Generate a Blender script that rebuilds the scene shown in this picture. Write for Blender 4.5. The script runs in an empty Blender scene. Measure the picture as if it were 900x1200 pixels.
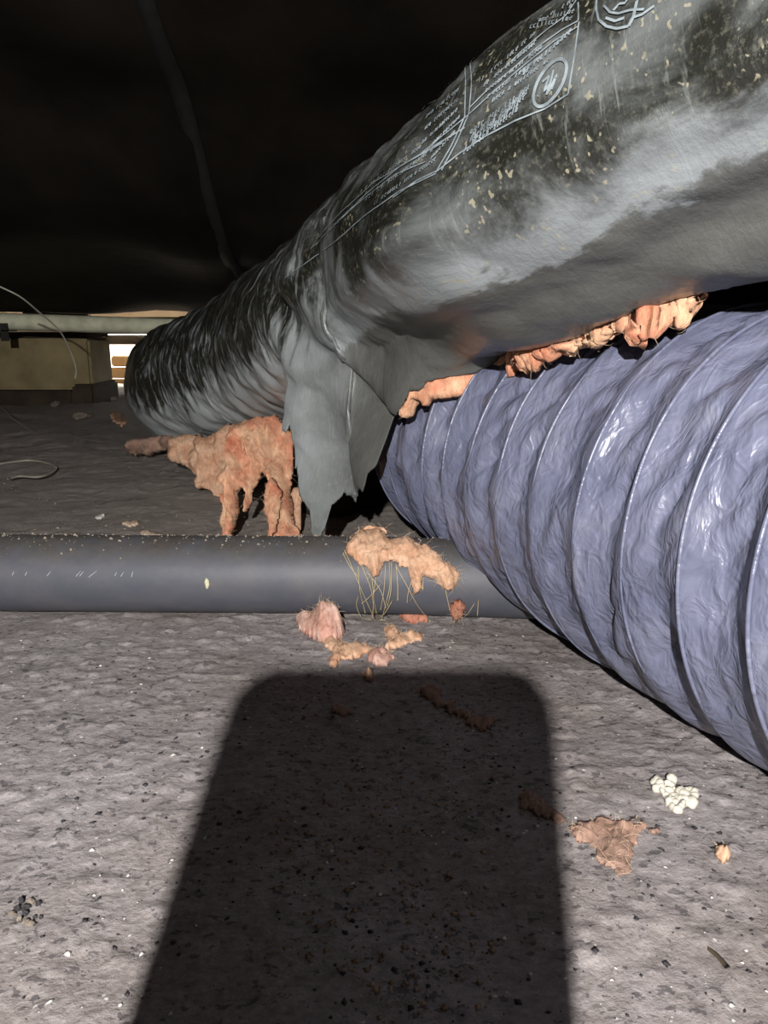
import bpy, math, random
import numpy as np
from mathutils import Vector

R_ = math.radians
rng = np.random.default_rng(7)
random.seed(7)
C = bpy.context.scene
COL = C.collection

# ------------------------------------------------------------------ camera, light, exposure
CAM_H, PITCH, FPX = 0.18, R_(13.7), 900.0
cam_d = bpy.data.cameras.new('camera')
cam_d.sensor_fit = 'VERTICAL'
cam_d.angle = 2 * math.atan(600 / FPX)
cam_d.clip_start = 0.004
cam_d.clip_end = 60
cam = bpy.data.objects.new('camera', cam_d)
COL.objects.link(cam)
cam.location = (0, 0, CAM_H)
cam.rotation_euler = (R_(90) - PITCH, 0, 0)
C.camera = cam

C.view_settings.view_transform = 'Standard'
C.view_settings.look = 'None'
C.view_settings.gamma = 1
C.view_settings.use_curve_mapping = False
C.view_settings.exposure = 0.0

world = bpy.data.worlds.new('world')
C.world = world
world.use_nodes = True
bg = world.node_tree.nodes['Background']
bg.inputs[0].default_value = (1.0, 0.97, 0.92, 1)      # hazy bright daylight outside the crawlspace
bg.inputs[1].default_value = 9.0

sd = bpy.data.lights.new('sun', 'SUN')
sd.energy = 11.0
sd.angle = R_(2)
sd.color = (1.0, 0.86, 0.66)
sun = bpy.data.objects.new('sun', sd)
COL.objects.link(sun)
sun.rotation_euler = (R_(-46), R_(14), 0)              # late sun, from behind the far wall's side

TORCH = (-0.049, -0.323, 0.344)
ld = bpy.data.lights.new('torch', 'POINT')             # hand torch held behind the phone
ld.energy = 56.0
ld.shadow_soft_size = 0.0045
ld.color = (1.0, 0.975, 0.95)
torch = bpy.data.objects.new('torch', ld)
COL.objects.link(torch)
torch.location = TORCH

# ------------------------------------------------------------------ helpers
fw = np.array([0, math.cos(PITCH), -math.sin(PITCH)])
dn = np.array([0, -math.sin(PITCH), -math.cos(PITCH)])
rt = np.array([1.0, 0, 0])
EYE = np.array([0, 0, CAM_H])

def ray(px, py):
    return fw + (px - 450) / FPX * rt + (py - 600) / FPX * dn
def on_floor(px, py, z=0.0):
    r = ray(px, py)
    return EYE + r * ((z - CAM_H) / r[2])
def at_y(px, py, y):
    r = ray(px, py)
    return EYE + r * (y / r[1])
def proj(p):
    q = p - EYE
    d = q @ fw
    return np.stack([450 + FPX * (q @ rt) / d, 600 + FPX * (q @ dn) / d], -1)

def _hash(ix, iy, iz, seed):
    h = (ix.astype(np.int64) * 374761393 + iy.astype(np.int64) * 668265263 + iz.astype(np.int64) * 2147483647 + seed * 974711) & 0xffffffff
    h = ((h ^ (h >> 13)) * 1274126177) & 0xffffffff
    h = ((h ^ (h >> 16)) * 2246822519) & 0xffffffff
    return ((h ^ (h >> 15)) & 0xffffff) / float(0xffffff)
def vnoise(x, y, z, seed=0):
    x, y, z = np.broadcast_arrays(np.asarray(x, float), np.asarray(y, float), np.asarray(z, float))
    ix, iy, iz = np.floor(x), np.floor(y), np.floor(z)
    fx, fy, fz = x - ix, y - iy, z - iz
    fx, fy, fz = (f * f * (3 - 2 * f) for f in (fx, fy, fz))
    r = 0
    for a in (0, 1):
        for b in (0, 1):
            for c in (0, 1):
                w = (fx if a else 1 - fx) * (fy if b else 1 - fy) * (fz if c else 1 - fz)
                r = r + w * _hash(ix + a, iy + b, iz + c, seed)
    return r * 2 - 1
def fbm(x, y, z=0.0, seed=0, oct=4, gain=0.5):
    r, a, f = 0, 1.0, 1.0
    for o in range(oct):
        r = r + a * vnoise(np.asarray(x) * f, np.asarray(y) * f, np.asarray(z) * f + o * 7.3, seed + o)
        a *= gain
        f *= 2.03
    return r
def sstep(a, b, x):
    t = np.clip((x - a) / (b - a), 0, 1)
    return t * t * (3 - 2 * t)

def link(name, me, m=None, parent=None):
    o = bpy.data.objects.new(name, me)
    COL.objects.link(o)
    if m is not None and me is not None:
        me.materials.append(m)
    if parent is not None:
        o.parent = parent
        o.matrix_parent_inverse = parent.matrix_basis.inverted()
    return o
def mesh(name, V, F, m=None, parent=None, smooth=True):
    me = bpy.data.meshes.new(name)
    me.from_pydata([tuple(map(float, v)) for v in V], [], [tuple(map(int, f)) for f in F])
    me.update()
    if smooth:
        me.polygons.foreach_set('use_smooth', np.ones(len(me.polygons), bool))
    return link(name, me, m, parent)
def grid_faces(nu, nv, wrap=False):
    i = np.arange(nu - 1)[:, None]
    j = np.arange(nv if wrap else nv - 1)[None, :]
    j2 = (j + 1) % nv
    return np.stack(np.broadcast_arrays(i * nv + j, (i + 1) * nv + j, (i + 1) * nv + j2, i * nv + j2), -1).reshape(-1, 4)
def quads(name, V, F, m=None, parent=None, smooth=True, uv=None):
    V = np.asarray(V, np.float32).reshape(-1, 3)
    F = np.asarray(F, np.int32)
    me = bpy.data.meshes.new(name)
    me.vertices.add(len(V))
    me.vertices.foreach_set('co', V.ravel())
    me.loops.add(F.size)
    me.loops.foreach_set('vertex_index', F.ravel())
    me.polygons.add(len(F))
    me.polygons.foreach_set('loop_start', np.arange(len(F), dtype=np.int32) * F.shape[1])
    me.polygons.foreach_set('loop_total', np.full(len(F), F.shape[1], np.int32))
    me.update(calc_edges=True)
    me.validate()
    if smooth:
        me.polygons.foreach_set('use_smooth', np.ones(len(me.polygons), bool))
    if uv is not None:
        l = me.uv_layers.new(name='UVMap')
        idx = np.empty(len(me.loops), np.int32)
        me.loops.foreach_get('vertex_index', idx)
        l.data.foreach_set('uv', np.asarray(uv, np.float32).reshape(-1, 2)[idx].ravel())
    return link(name, me, m, parent)
def empty(name, loc=(0, 0, 0)):
    o = bpy.data.objects.new(name, None)
    COL.objects.link(o)
    o.location = loc
    o.empty_display_size = 0.02
    bpy.context.view_layer.update()
    return o
def tag(o, label=None, cat=None, group=None, kind=None):
    if label: o['label'] = label
    if cat: o['category'] = cat
    if group: o['group'] = group
    if kind: o['kind'] = kind
    return o

class MB:
    """collects boxes, tubes and slabs into one mesh"""
    def __init__(s): s.V, s.F = [], []
    def add(s, V, F):
        n = len(s.V)
        s.V += [tuple(map(float, v)) for v in V]
        s.F += [tuple(int(i) + n for i in f) for f in F]
    def box(s, a, b, c=0.0):
        (x0, y0, z0), (x1, y1, z1) = a, b
        if c <= 0:
            s.add([(x0, y0, z0), (x1, y0, z0), (x1, y1, z0), (x0, y1, z0), (x0, y0, z1), (x1, y0, z1), (x1, y1, z1), (x0, y1, z1)],
                  [(0, 3, 2, 1), (4, 5, 6, 7), (0, 1, 5, 4), (1, 2, 6, 5), (2, 3, 7, 6), (3, 0, 4, 7)])
        else:
            import bmesh
            bm = bmesh.new()
            bmesh.ops.create_cube(bm, size=1)
            for v in bm.verts:
                v.co = Vector(((v.co.x + .5) * (x1 - x0) + x0, (v.co.y + .5) * (y1 - y0) + y0, (v.co.z + .5) * (z1 - z0) + z0))
            bmesh.ops.bevel(bm, geom=bm.edges[:], offset=c, segments=2, affect='EDGES')
            bm.verts.index_update()
            s.add([v.co for v in bm.verts], [[v.index for v in f.verts] for f in bm.faces])
            bm.free()
    def tube(s, pts, rad, seg=8, caps=True):
        P = np.asarray(pts, float)
        n = len(P)
        rad = np.broadcast_to(np.asarray(rad, float), (n,))
        T = np.gradient(P, axis=0)
        T /= np.linalg.norm(T, axis=1)[:, None] + 1e-12
        ref = np.array([0, 0, 1.0]) if abs(T[0, 2]) < .9 else np.array([1.0, 0, 0])
        V = []
        u = ref
        for k in range(n):
            u = u - T[k] * (u @ T[k]); u /= np.linalg.norm(u)
            w = np.cross(T[k], u)
            a = np.arange(seg) / seg * 2 * math.pi
            V.append(P[k] + rad[k] * (np.cos(a)[:, None] * u + np.sin(a)[:, None] * w))
        F = [tuple(f) for f in grid_faces(n, seg, True)]
        if caps:
            F += [tuple(range(seg))[::-1], tuple(range((n - 1) * seg, n * seg))]
        s.add(np.concatenate(V), F)
    def build(s, name, m, parent=None, smooth=True):
        return mesh(name, s.V, s.F, m, parent, smooth)

def spline(pts, n):
    """Catmull-Rom through the points (any number of columns)"""
    P = np.asarray(pts, float)
    k = len(P)
    Q = np.concatenate([[2 * P[0] - P[1]], P, [2 * P[-1] - P[-2]]])
    t = np.linspace(0, k - 1, n)
    i = np.minimum(t.astype(int), k - 2)
    f = (t - i)[:, None]
    a, b, c, d = Q[i], Q[i + 1], Q[i + 2], Q[i + 3]
    return .5 * (2 * b + (c - a) * f + (2 * a - 5 * b + 4 * c - d) * f ** 2 + (3 * b - a - 3 * c + d) * f ** 3)

# ------------------------------------------------------------------ materials
class Mat:
    def __init__(s, name, rough=.6, spec=.5):
        s.m = bpy.data.materials.new(name)
        s.m.use_nodes = True
        s.nt = s.m.node_tree
        s.b = s.nt.nodes['Principled BSDF']
        s.b.inputs['Roughness'].default_value = rough
        s.b.inputs['Specular IOR Level'].default_value = spec
    def n(s, t, **kw):
        o = s.nt.nodes.new(t)
        for k, v in kw.items():
            if k in o.inputs.keys() if isinstance(k, str) else False:
                o.inputs[k].default_value = v
            else:
                setattr(o, k, v)
        return o
    def l(s, a, b): s.nt.links.new(a, b)
    def coord(s, kind='Object', scale=(1, 1, 1), rot=(0, 0, 0)):
        tc = s.n('ShaderNodeTexCoord')
        mp = s.n('ShaderNodeMapping')
        mp.inputs['Scale'].default_value = scale
        mp.inputs['Rotation'].default_value = rot
        s.l(tc.outputs[kind], mp.inputs[0])
        return mp.outputs[0]
    def noise(s, co, scale, detail=4, rough=.55, dist=0.0):
        o = s.n('ShaderNodeTexNoise')
        o.inputs['Scale'].default_value = scale
        o.inputs['Detail'].default_value = detail
        o.inputs['Roughness'].default_value = rough
        o.inputs['Distortion'].default_value = dist
        s.l(co, o.inputs['Vector'])
        return o.outputs[0]
    def voro(s, co, scale, feature='F1', rand=1.0):
        o = s.n('ShaderNodeTexVoronoi')
        o.feature = feature
        o.inputs['Scale'].default_value = scale
        o.inputs['Randomness'].default_value = rand
        s.l(co, o.inputs['Vector'])
        return o
    def ramp(s, f, *stops):
        o = s.n('ShaderNodeValToRGB')
        e = o.color_ramp.elements
        while len(e) < len(stops): e.new(.5)
        for k, (p, c) in enumerate(stops):
            e[k].position = p
            e[k].color = (*c, 1) if isinstance(c, tuple) else (c, c, c, 1)
        s.l(f, o.inputs[0])
        return o.outputs[0]
    def mix(s, f, a, b, mode='MIX'):
        o = s.n('ShaderNodeMix', data_type='RGBA', blend_type=mode)
        for v, k in ((f, 0), (a, 6), (b, 7)):
            if isinstance(v, (int, float)): o.inputs[k].default_value = v
            elif isinstance(v, tuple): o.inputs[k].default_value = (*v, 1)
            else: s.l(v, o.inputs[k])
        return o.outputs[2]
    def math(s, op, a, b=None, clamp=False):
        o = s.n('ShaderNodeMath', operation=op, use_clamp=clamp)
        for v, k in ((a, 0), (b, 1)):
            if v is None: continue
            if isinstance(v, (int, float)): o.inputs[k].default_value = v
            else: s.l(v, o.inputs[k])
        return o.outputs[0]
    def color(s, v):
        if isinstance(v, tuple): s.b.inputs['Base Color'].default_value = (*v, 1)
        else: s.l(s.mix(1.0, v, (.68, .68, .68), 'MULTIPLY'), s.b.inputs['Base Color'])      # all reflectances lowered alike, so less light bounces into the shadow
    def rough(s, v): s.l(v, s.b.inputs['Roughness'])
    def bump(s, h, strength=.5, dist=.002):
        o = s.n('ShaderNodeBump')
        o.inputs['Strength'].default_value = strength
        o.inputs['Distance'].default_value = dist
        s.l(h, o.inputs['Height'])
        s.l(o.outputs[0], s.b.inputs['Normal'])

M = {}
def plain(name, col, rough=.6, spec=.4, var=.25, scale=60, bump=.0, bscale=200, bdist=.001):
    k = Mat(name, rough, spec)
    co = k.coord()
    f = k.noise(co, scale)
    k.color(k.ramp(f, (.3, tuple(c * (1 - var) for c in col)), (.7, tuple(min(1, c * (1 + var)) for c in col))))
    if bump > 0: k.bump(k.noise(co, bscale, 5), bump, bdist)
    M[name] = k.m
    return k.m

# packed dusty soil
k = Mat('packed_soil', .93, .2)
co = k.coord()
big = k.noise(co, 9, 4)
mid = k.noise(k.coord(scale=(1, 1.9, 1), rot=(0, 0, .25)), 75, 6, .68)
fine = k.noise(k.coord(scale=(1, 1.6, 1), rot=(0, 0, -.3)), 300, 5, .7)
c1 = k.ramp(k.math('ADD', k.math('MULTIPLY', mid, .42), k.math('MULTIPLY', fine, .58)), (.34, (.205, .18, .178)), (.5, (.335, .305, .305)), (.66, (.475, .44, .445)))
c2 = k.ramp(big, (.35, (.72, .68, .63)), (.62, (1, 1, 1)))
base = k.mix(1.0, c1, c2, 'MULTIPLY')
sel = k.ramp(k.math('ADD', k.noise(k.coord(scale=(1, 1.4, 1)), 240, 3, .6), k.math('MULTIPLY', k.noise(co, 45, 2), .25)), (.72, 0.0), (.76, 1.0))
base = k.mix(k.math('MULTIPLY', sel, .62), base, (.045, .042, .05))
vw = k.voro(co, 260)
sw = k.math('MULTIPLY', k.math('LESS_THAN', vw.outputs['Distance'], .16), k.math('GREATER_THAN', k.noise(co, 130, 2), .60))
base = k.mix(k.math('MULTIPLY', sw, .7), base, (.75, .72, .70))
# brown soil further back, colour lightened to offset the torch's falloff
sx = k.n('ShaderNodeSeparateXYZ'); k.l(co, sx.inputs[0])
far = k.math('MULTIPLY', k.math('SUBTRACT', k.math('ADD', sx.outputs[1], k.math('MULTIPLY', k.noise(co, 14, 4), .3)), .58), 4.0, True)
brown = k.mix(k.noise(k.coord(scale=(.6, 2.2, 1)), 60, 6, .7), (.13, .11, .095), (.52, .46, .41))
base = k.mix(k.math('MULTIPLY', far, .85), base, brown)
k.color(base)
k.bump(k.math('ADD', k.math('MULTIPLY', k.noise(co, 520, 5, .7), .9), k.math('MULTIPLY', k.noise(k.coord(scale=(1, 1.7, 1)), 210, 4), .6)), .6, .0016)
M['soil'] = k.m

# black poly belly sheet
k = Mat('black_poly_sheet', .55, .25)
co = k.coord()
k.color(k.ramp(k.noise(co, 5, 5), (.35, (.006, .0045, .0035)), (.7, (.021, .016, .012))))
k.bump(k.noise(co, 30, 4), .3, .004)
M['belly'] = k.m

# duct jacket: black film, dusty and scuffed (uv in metres: u along the duct, v round it)
k = Mat('black_jacket_film', .42, .5)
uv = k.coord('UV')
ub = k.n('ShaderNodeSeparateXYZ'); k.l(uv, ub.inputs[0])
U, Vv = ub.outputs[0], ub.outputs[1]
patch = k.noise(uv, 26, 6, .62, .4)
blot = k.noise(uv, 9, 3)
streak = k.noise(k.coord('UV', scale=(1.0, .20, 1), rot=(0, 0, .25)), 105, 5, .65, .9)
speck = k.noise(k.coord('UV', scale=(1, .6, 1)), 420, 4, .65)
def S(a, b, x):
    o = k.n('ShaderNodeMapRange', interpolation_type='SMOOTHSTEP')
    o.inputs[1].default_value = a; o.inputs[2].default_value = b
    k.l(x, o.inputs[0])
    return o.outputs[0]
def mul(*a):
    r = a[0]
    for x in a[1:]: r = k.math('MULTIPLY', r, x)
    return r
vj = k.math('ADD', Vv, mul(k.math('SUBTRACT', patch, .5), .075))
left = S(.56, .74, U)                                   # the wrinkled stretch beyond the tear
right = k.math('SUBTRACT', 1.0, left)
# dust: blotchy on the near stretch, streaked round the duct on the far one, thickest low on the side
mott = k.math('ADD', mul(patch, .6), mul(blot, .4))
dn_ = S(.44, .62, mott)
df_ = S(.43, .60, k.math('ADD', mul(streak, .62), k.math('ADD', mul(patch, .25), mul(S(.15, .24, Vv), .27))))
dust = k.math('ADD', mul(dn_, right, .66), mul(df_, left, .9))
hair = mul(S(.60, .68, k.noise(k.coord('UV', scale=(1, .09, 1), rot=(0, 0, .35)), 300, 3, .6, .4)), S(.42, .58, blot))
film = k.mix(S(.5, .68, speck), (.016, .0165, .013), (.072, .071, .055))
col = k.mix(dust, film, k.mix(left, (.19, .205, .205), (.50, .54, .55)))  # far dust mixed much paler to make up for weaker torch light there
col = k.mix(mul(hair, k.math('ADD', mul(left, .55), .25)), col, (.36, .38, .36))
# pale band along the lower side of the bulge, ending sharply in the greyer sagged underside
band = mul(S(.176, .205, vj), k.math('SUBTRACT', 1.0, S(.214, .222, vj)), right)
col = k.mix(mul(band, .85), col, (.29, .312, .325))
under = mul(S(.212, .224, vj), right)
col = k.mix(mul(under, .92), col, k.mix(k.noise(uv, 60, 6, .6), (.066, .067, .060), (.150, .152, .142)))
gold = mul(S(.62, .67, k.noise(k.coord('UV', scale=(1, .5, 1), rot=(0, 0, .3)), 430, 1, .5)), S(.49, .58, k.noise(uv, 45, 4)), k.math('SUBTRACT', 1.0, under), k.math('SUBTRACT', 1.0, mul(left, .6)))
col = k.mix(mul(gold, .75), col, (.34, .31, .22))
k.color(col)
k.rough(k.ramp(dust, (0, .28), (1, .5)))
k.bump(k.math('ADD', mul(streak, .6), k.math('ADD', mul(speck, .5), mul(patch, .8))), .4, .002)
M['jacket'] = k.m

plain('hole_shade', (.045, .032, .026), .8, .2, .6, 50, .4, 90, .004)  # near-black brown of the sheet that stands for the hole's shade
# slate grey coated-fabric sleeve
k = Mat('grey_coated_fabric', .34, .6)
uv = k.coord('UV')
f1 = k.noise(uv, 26, 5, .6)
c = k.ramp(f1, (.3, (.125, .135, .205)), (.55, (.165, .175, .255)), (.75, (.21, .215, .285)))
dirt = k.ramp(k.noise(uv, 60, 5, .7), (.60, 0.0), (.78, 1.0))
c = k.mix(k.math('MULTIPLY', dirt, .35), c, (.30, .27, .25))
k.color(c)
k.rough(k.ramp(f1, (.3, .28), (.7, .48)))
cr = k.noise(k.coord('UV', scale=(1, .5, 1), rot=(0, 0, .6)), 75, 3, .5, .5)
cr2 = k.noise(k.coord('UV', scale=(1, .6, 1), rot=(0, 0, -.7)), 120, 3, .5, .8)
fold = k.math('ADD', k.math('ABSOLUTE', k.math('SUBTRACT', cr, .5)), k.math('MULTIPLY', k.math('ABSOLUTE', k.math('SUBTRACT', cr2, .5)), .6))
k.bump(k.math('MULTIPLY', fold, -3.0), .55, .0022)
M['sleeve'] = k.m

k = Mat('black_plastic_pipe', .58, .4)
co = k.coord()
d = k.ramp(k.noise(k.coord(scale=(1, 3, 1)), 26, 6, .65), (.42, 0.0), (.72, 1.0))
geo = k.n('ShaderNodeNewGeometry')
sz = k.n('ShaderNodeSeparateXYZ'); k.l(geo.outputs['Normal'], sz.inputs[0])
topd = k.math('MULTIPLY', k.math('SUBTRACT', sz.outputs[2], .45), 2.2, True)      # settled dirt lies on the upper side
soilc = k.mix(k.noise(co, 220, 5, .7), (.03, .028, .026), (.13, .115, .10))
c = k.mix(k.math('MULTIPLY', d, .42), (.078, .082, .102), (.17, .155, .145))
c = k.mix(k.math('MULTIPLY', topd, k.ramp(k.noise(co, 70, 5), (.35, .35), (.6, 1.0))), c, soilc)
k.color(c)
k.bump(k.noise(co, 200, 4), .12, .001)
M['abs'] = k.m

k = Mat('mineral_wool', .95, .1)
co = k.coord()
fib = k.noise(k.coord(scale=(1, 1, .35), rot=(.3, .2, .4)), 170, 6, .7, 1.2)
blot = k.noise(co, 34, 4)
c = k.mix(k.ramp(blot, (.35, 0.0), (.62, 1.0)), (.74, .28, .17), (.90, .56, .36))
c = k.mix(1.0, c, k.ramp(fib, (.28, (.56, .48, .42)), (.6, (1.05, 1.05, 1.05))), 'MULTIPLY')
k.color(c)
k.b.inputs['Subsurface Weight'].default_value = .25
k.b.inputs['Subsurface Radius'].default_value = (.006, .003, .002)
k.b.inputs['Subsurface Scale'].default_value = .6
k.bump(fib, .6, .003)
M['wool'] = k.m
def wool(name, a, b):
    k = Mat(name, .95, .1)
    co = k.coord()
    fib = k.noise(k.coord(scale=(1, 1, .5), rot=(.3, .2, .9)), 230, 6, .7, 1.4)
    c = k.mix(k.ramp(k.noise(co, 60, 4), (.35, 0.0), (.62, 1.0)), a, b)
    c = k.mix(1.0, c, k.ramp(fib, (.25, (.55, .5, .45)), (.6, (1.05, 1.05, 1.05))), 'MULTIPLY')
    k.color(c)
    k.bump(fib, .6, .002)
    M[name] = k.m
wool('pink_wool', (.62, .33, .26), (.80, .56, .48))
wool('red_wool', (.42, .16, .10), (.60, .27, .19))
wool('tan_wool', (.66, .36, .22), (.82, .53, .36))
wool('dusty_wool', (.30, .20, .16), (.46, .29, .22))
plain('wool_fibre', (.78, .58, .40), .8, .2, .2)
plain('straw', (.55, .45, .26), .7, .3, .3, 90)
plain('pvc', (.84, .83, .60), .40, .5, .22, 40, .15, 300, .0006)
plain('strap_metal', (.02, .018, .016), .6, .4)
plain('old_timber', (.34, .27, .14), .8, .3, .3, 14, .3, 60, .002)
plain('dark_timber', (.06, .045, .03), .85, .2, .4, 20, .4, 60, .003)
plain('tan_board', (.72, .54, .36), .75, .3, .25, 12, .25, 60, .002)
plain('sunlit_plank', (.60, .40, .20), .7, .3, .2, 10, .25, 60, .002)
plain('lit_beam_tone', (.95, .80, .62), .7, .3, .12, 12, .2, 60, .002)  # extra pale colour stands in for sun the near face misses
plain('wall_skin', (.04, .034, .028), .85, .2, .4, 8)
plain('yard_soil', (.4, .36, .3), .9, .2, .2)
plain('litter_brown', (.30, .20, .13), .85, .2, .45, 90)
plain('grit_dark', (.035, .032, .036), .75, .3, .6, 120)
plain('grit_pale', (.62, .58, .55), .8, .3, .25, 120)
plain('white_crumb', (.78, .73, .62), .9, .2, .18, 160, .5, 400, .001)
plain('tan_flake', (.58, .44, .33), .85, .2, .2, 120)
plain('leaf_dry', (.60, .58, .38), .75, .3, .2, 150)
plain('wire_grey', (.34, .32, .26), .5, .4, .2)
plain('print_ink', (.24, .28, .30), .6, .3, .45, 160)
plain('pipe_ink', (.5, .52, .58), .4, .5, .15, 200)
plain('phone_body', (.01, .01, .011), .35, .5, .1)
plain('phone_glass', (.004, .004, .005), .08, .6, .1)
plain('rubble', (.30, .25, .20), .9, .2, .35, 60, .5, 120, .003)

# ------------------------------------------------------------------ setting
def floor_z(x, y):
    x = np.asarray(x, float); y = np.asarray(y, float)
    z = .0035 * fbm(x * 9, y * 9, 0, 3, 3) + .00045 * fbm(x * 60, y * 75, 0, 11, 4, .6)
    z = z + .0012 * np.maximum(0, fbm(x * 130, y * 150, 0, 31, 3, .6))
    return z * sstep(-.2, .15, y) + .008 * sstep(.6, 1.4, y) * fbm(x * 6, y * 8, 0, 5, 4)
ys = np.concatenate([np.linspace(-1.4, .08, 16)[:-1], np.linspace(.08, .55, 330)[:-1], np.linspace(.55, 1.3, 190)[:-1], np.linspace(1.3, 2.6, 70)])
xs = np.concatenate([np.linspace(-2.3, -.75, 22)[:-1], np.linspace(-.75, -.3, 120)[:-1], np.linspace(-.3, .33, 360)[:-1], np.linspace(.33, 2.3, 30)])
X, Y = np.meshgrid(xs, ys, indexing='ij')
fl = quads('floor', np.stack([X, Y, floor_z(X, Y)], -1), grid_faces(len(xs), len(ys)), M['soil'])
tag(fl, 'dusty grey packed soil floor of the crawlspace', kind='structure')

def ceil_z(x, y):
    z = .62 - .40 * sstep(.75, 1.78, y)
    z = z - .020 * np.sin((y - .2 * x) * 14) * sstep(.9, 1.2, y) - .012 * fbm(x * 4, y * 5, 0, 9, 3)
    z = z + .012 * np.exp(-((x + .27) / .03) ** 2)
    return z
xs = np.linspace(-2.3, 2.3, 150)
ys = np.linspace(-1.4, 2.0, 120)
X, Y = np.meshgrid(xs, ys, indexing='ij')
Z = ceil_z(X, Y) + .03 * np.where(Y > 1.75, 1, 0) * 0
cl = quads('ceiling', np.stack([X, Y, Z], -1), grid_faces(len(xs), len(ys))[:, ::-1], M['belly'])
tag(cl, 'sagging black plastic belly sheet overhead', kind='structure')
# seam strap running along the sheet, part of the ceiling
yy = np.linspace(.2, 1.95, 90)
V = []
for dx in (-.012, .012):
    V.append(np.stack([np.full_like(yy, -.27) - .012 * yy + dx, yy, ceil_z(np.full_like(yy, -.27), yy) - .004], -1))
V = np.stack(V, 1)
V2 = np.concatenate([V, V[:, ::-1] - np.array([0, 0, .002])], 1)
quads('seam_strap', V2, grid_faces(90, 4, True), M['strap_metal'], cl)

WY = 2.30
def wall(name, a, b, mat='wall_skin'):
    m = MB(); m.box(a, b)
    o = m.build(name, M[mat], None, False)
    o['kind'] = 'structure'
    return o
wall('wall_left', (-2.3, -1.4, -.05), (-2.25, WY, .9))
wall('wall_right', (2.25, -1.4, -.05), (2.3, WY, .9))
wall('wall_front', (-2.3, -1.45, -.05), (2.3, -1.4, .9))
# far wall with an open vent: solid left and right of it, a header board across
wb = empty('wall_back', (-.8, WY, 0)); wb['kind'] = 'structure'
def wpart(name, a, b, mat, ch=.003):
    m = MB(); m.box(a, b, ch)
    return m.build(name, M[mat], wb, False)
for z0 in (-.05, .12, .29, .46, .63):
    wpart('plank', (-2.3, WY, z0), (-1.22, WY + .03, z0 + .166), 'wall_skin')
    wpart('plank', (-.42, WY, z0), (2.3, WY + .03, z0 + .166), 'wall_skin')
wpart('plank', (-1.22, WY, -.05), (-.90, WY + .03, .10), 'wall_skin')
wpart('header_board', (-1.22, WY - .02, .124), (-.40, WY + .02, .151), 'tan_board')
wpart('header_board', (-1.22, WY - .015, .153), (-.40, WY + .02, .202), 'tan_board')
wpart('plank', (-1.22, WY, .245), (-.42, WY + .03, .80), 'wall_skin')
wpart('plank', (-1.05, WY, .182), (-.86, WY + .03, .245), 'dark_timber')
ceil2 = wall('trim_1', (-2.3, 1.9, .70), (2.3, WY + .03, .75))
# the belly sheet's far edge is tacked to the rim above
ceil3 = wall('trim_2', (-2.3, 1.96, .26), (2.3, 2.0, .75), 'belly')

# yard outside the vent
m = MB(); m.box((-6, WY + .05, -.12), (6, 9, -.03))
yard = m.build('trim_3', M['yard_soil'], None, False); tag(yard, 'sunlit ground outside the vent', kind='structure')
st = empty('porch_step', (-.6, 2.5, -.03))
for i, (z0, z1) in enumerate(((-.03, .012), (.015, .048), (.051, .084))):
    m = MB(); m.box((-.878 + .006 * i, 2.46 + .01 * i, z0), (-.40, 2.50, z1), .004)
    m.build('board', M['sunlit_plank'], st, False)
m = MB(); m.box((-.78, 2.50, -.03), (-.74, 2.54, .08)); m.build('post', M['sunlit_plank'], st, False)
m = MB(); m.box((-.47, 2.50, -.03), (-.43, 2.54, .08)); m.build('post', M['sunlit_plank'], st, False)
tag(st, 'sunlit orange plank step seen through the bright gap at far left', 'step')
m = MB(); m.box((-1.3, 2.42, .176), (-.3, 2.46, .30), .004)  # beam added outside in place of the daylit tan insulation
tag(m.build('beam_stand_in', M['lit_beam_tone'], None, False), 'tan beam added in place of daylit insulation above the cream pipe beside the jacket', 'beam')

# ------------------------------------------------------------------ black drain pipe
dp = empty('drain_pipe', (0, .465, 0))
PR = .0245
def pipe_c(x): return np.stack([x, .465 - .02 * x, PR + .001 - .030 * np.maximum(0, x - .0)], -1)
px_ = np.linspace(-.9, .30, 60)
m = MB(); m.tube(pipe_c(px_), PR, 40); m.build('pipe_body', M['abs'], dp)
ink = MB()
def pipe_pt(x, ang, off=.0003):
    c = pipe_c(np.array([x]))[0]
    return c + (PR + off) * np.array([0, -math.cos(ang), math.sin(ang)])
for x0, h, sl in ((-.226, .10, .0006), (-.218, .10, .0006), (-.204, .12, .0012), (-.186, .14, .0015), (-.184, .12, .0012), (-.177, .17, .0026), (-.163, .10, .0006), (-.159, .12, .0010), (-.153, .14, .0004)):
    a0 = .30
    ink.tube([pipe_pt(x0 - sl, a0 - h / 2), pipe_pt(x0, a0), pipe_pt(x0 + sl, a0 + h / 2)], .0002, 5)
ink.build('printed_marking', M['pipe_ink'], dp)
tag(dp, 'black plastic drain pipe lying across the soil with dirt along its top', 'pipe')

# ------------------------------------------------------------------ grey flexible duct
GX0, GA, GB, GC2, GR = .148, .3499, .0134, .190, .0955
def g_axis(s):
    s = np.asarray(s, float)
    return np.stack([GX0 - math.sin(GA) * s, .4 + math.cos(GA) * s, 0.0945 + GB * s + GC2 * s * s], -1)
def g_frame(s):
    t = g_axis(np.asarray(s) + 1e-3) - g_axis(np.asarray(s) - 1e-3)
    t /= np.linalg.norm(t, axis=-1, keepdims=True)
    n = np.cross(t, [0, 0, 1.0]); n /= np.linalg.norm(n, axis=-1, keepdims=True)
    return n, np.cross(n, t)
PITCH_G = .0312
RINGS = np.concatenate([-.1860 - .0315 * np.arange(7, -1, -1), [-.1543, -.1226, -.0915, -.0598, -.0245, .0095, .0424, .0742], .1055 + .0308 * np.arange(4)])
S0, S1 = RINGS[0], RINGS[-1]
ns, na = (len(RINGS) - 1) * 18 + 1, 320
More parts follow.
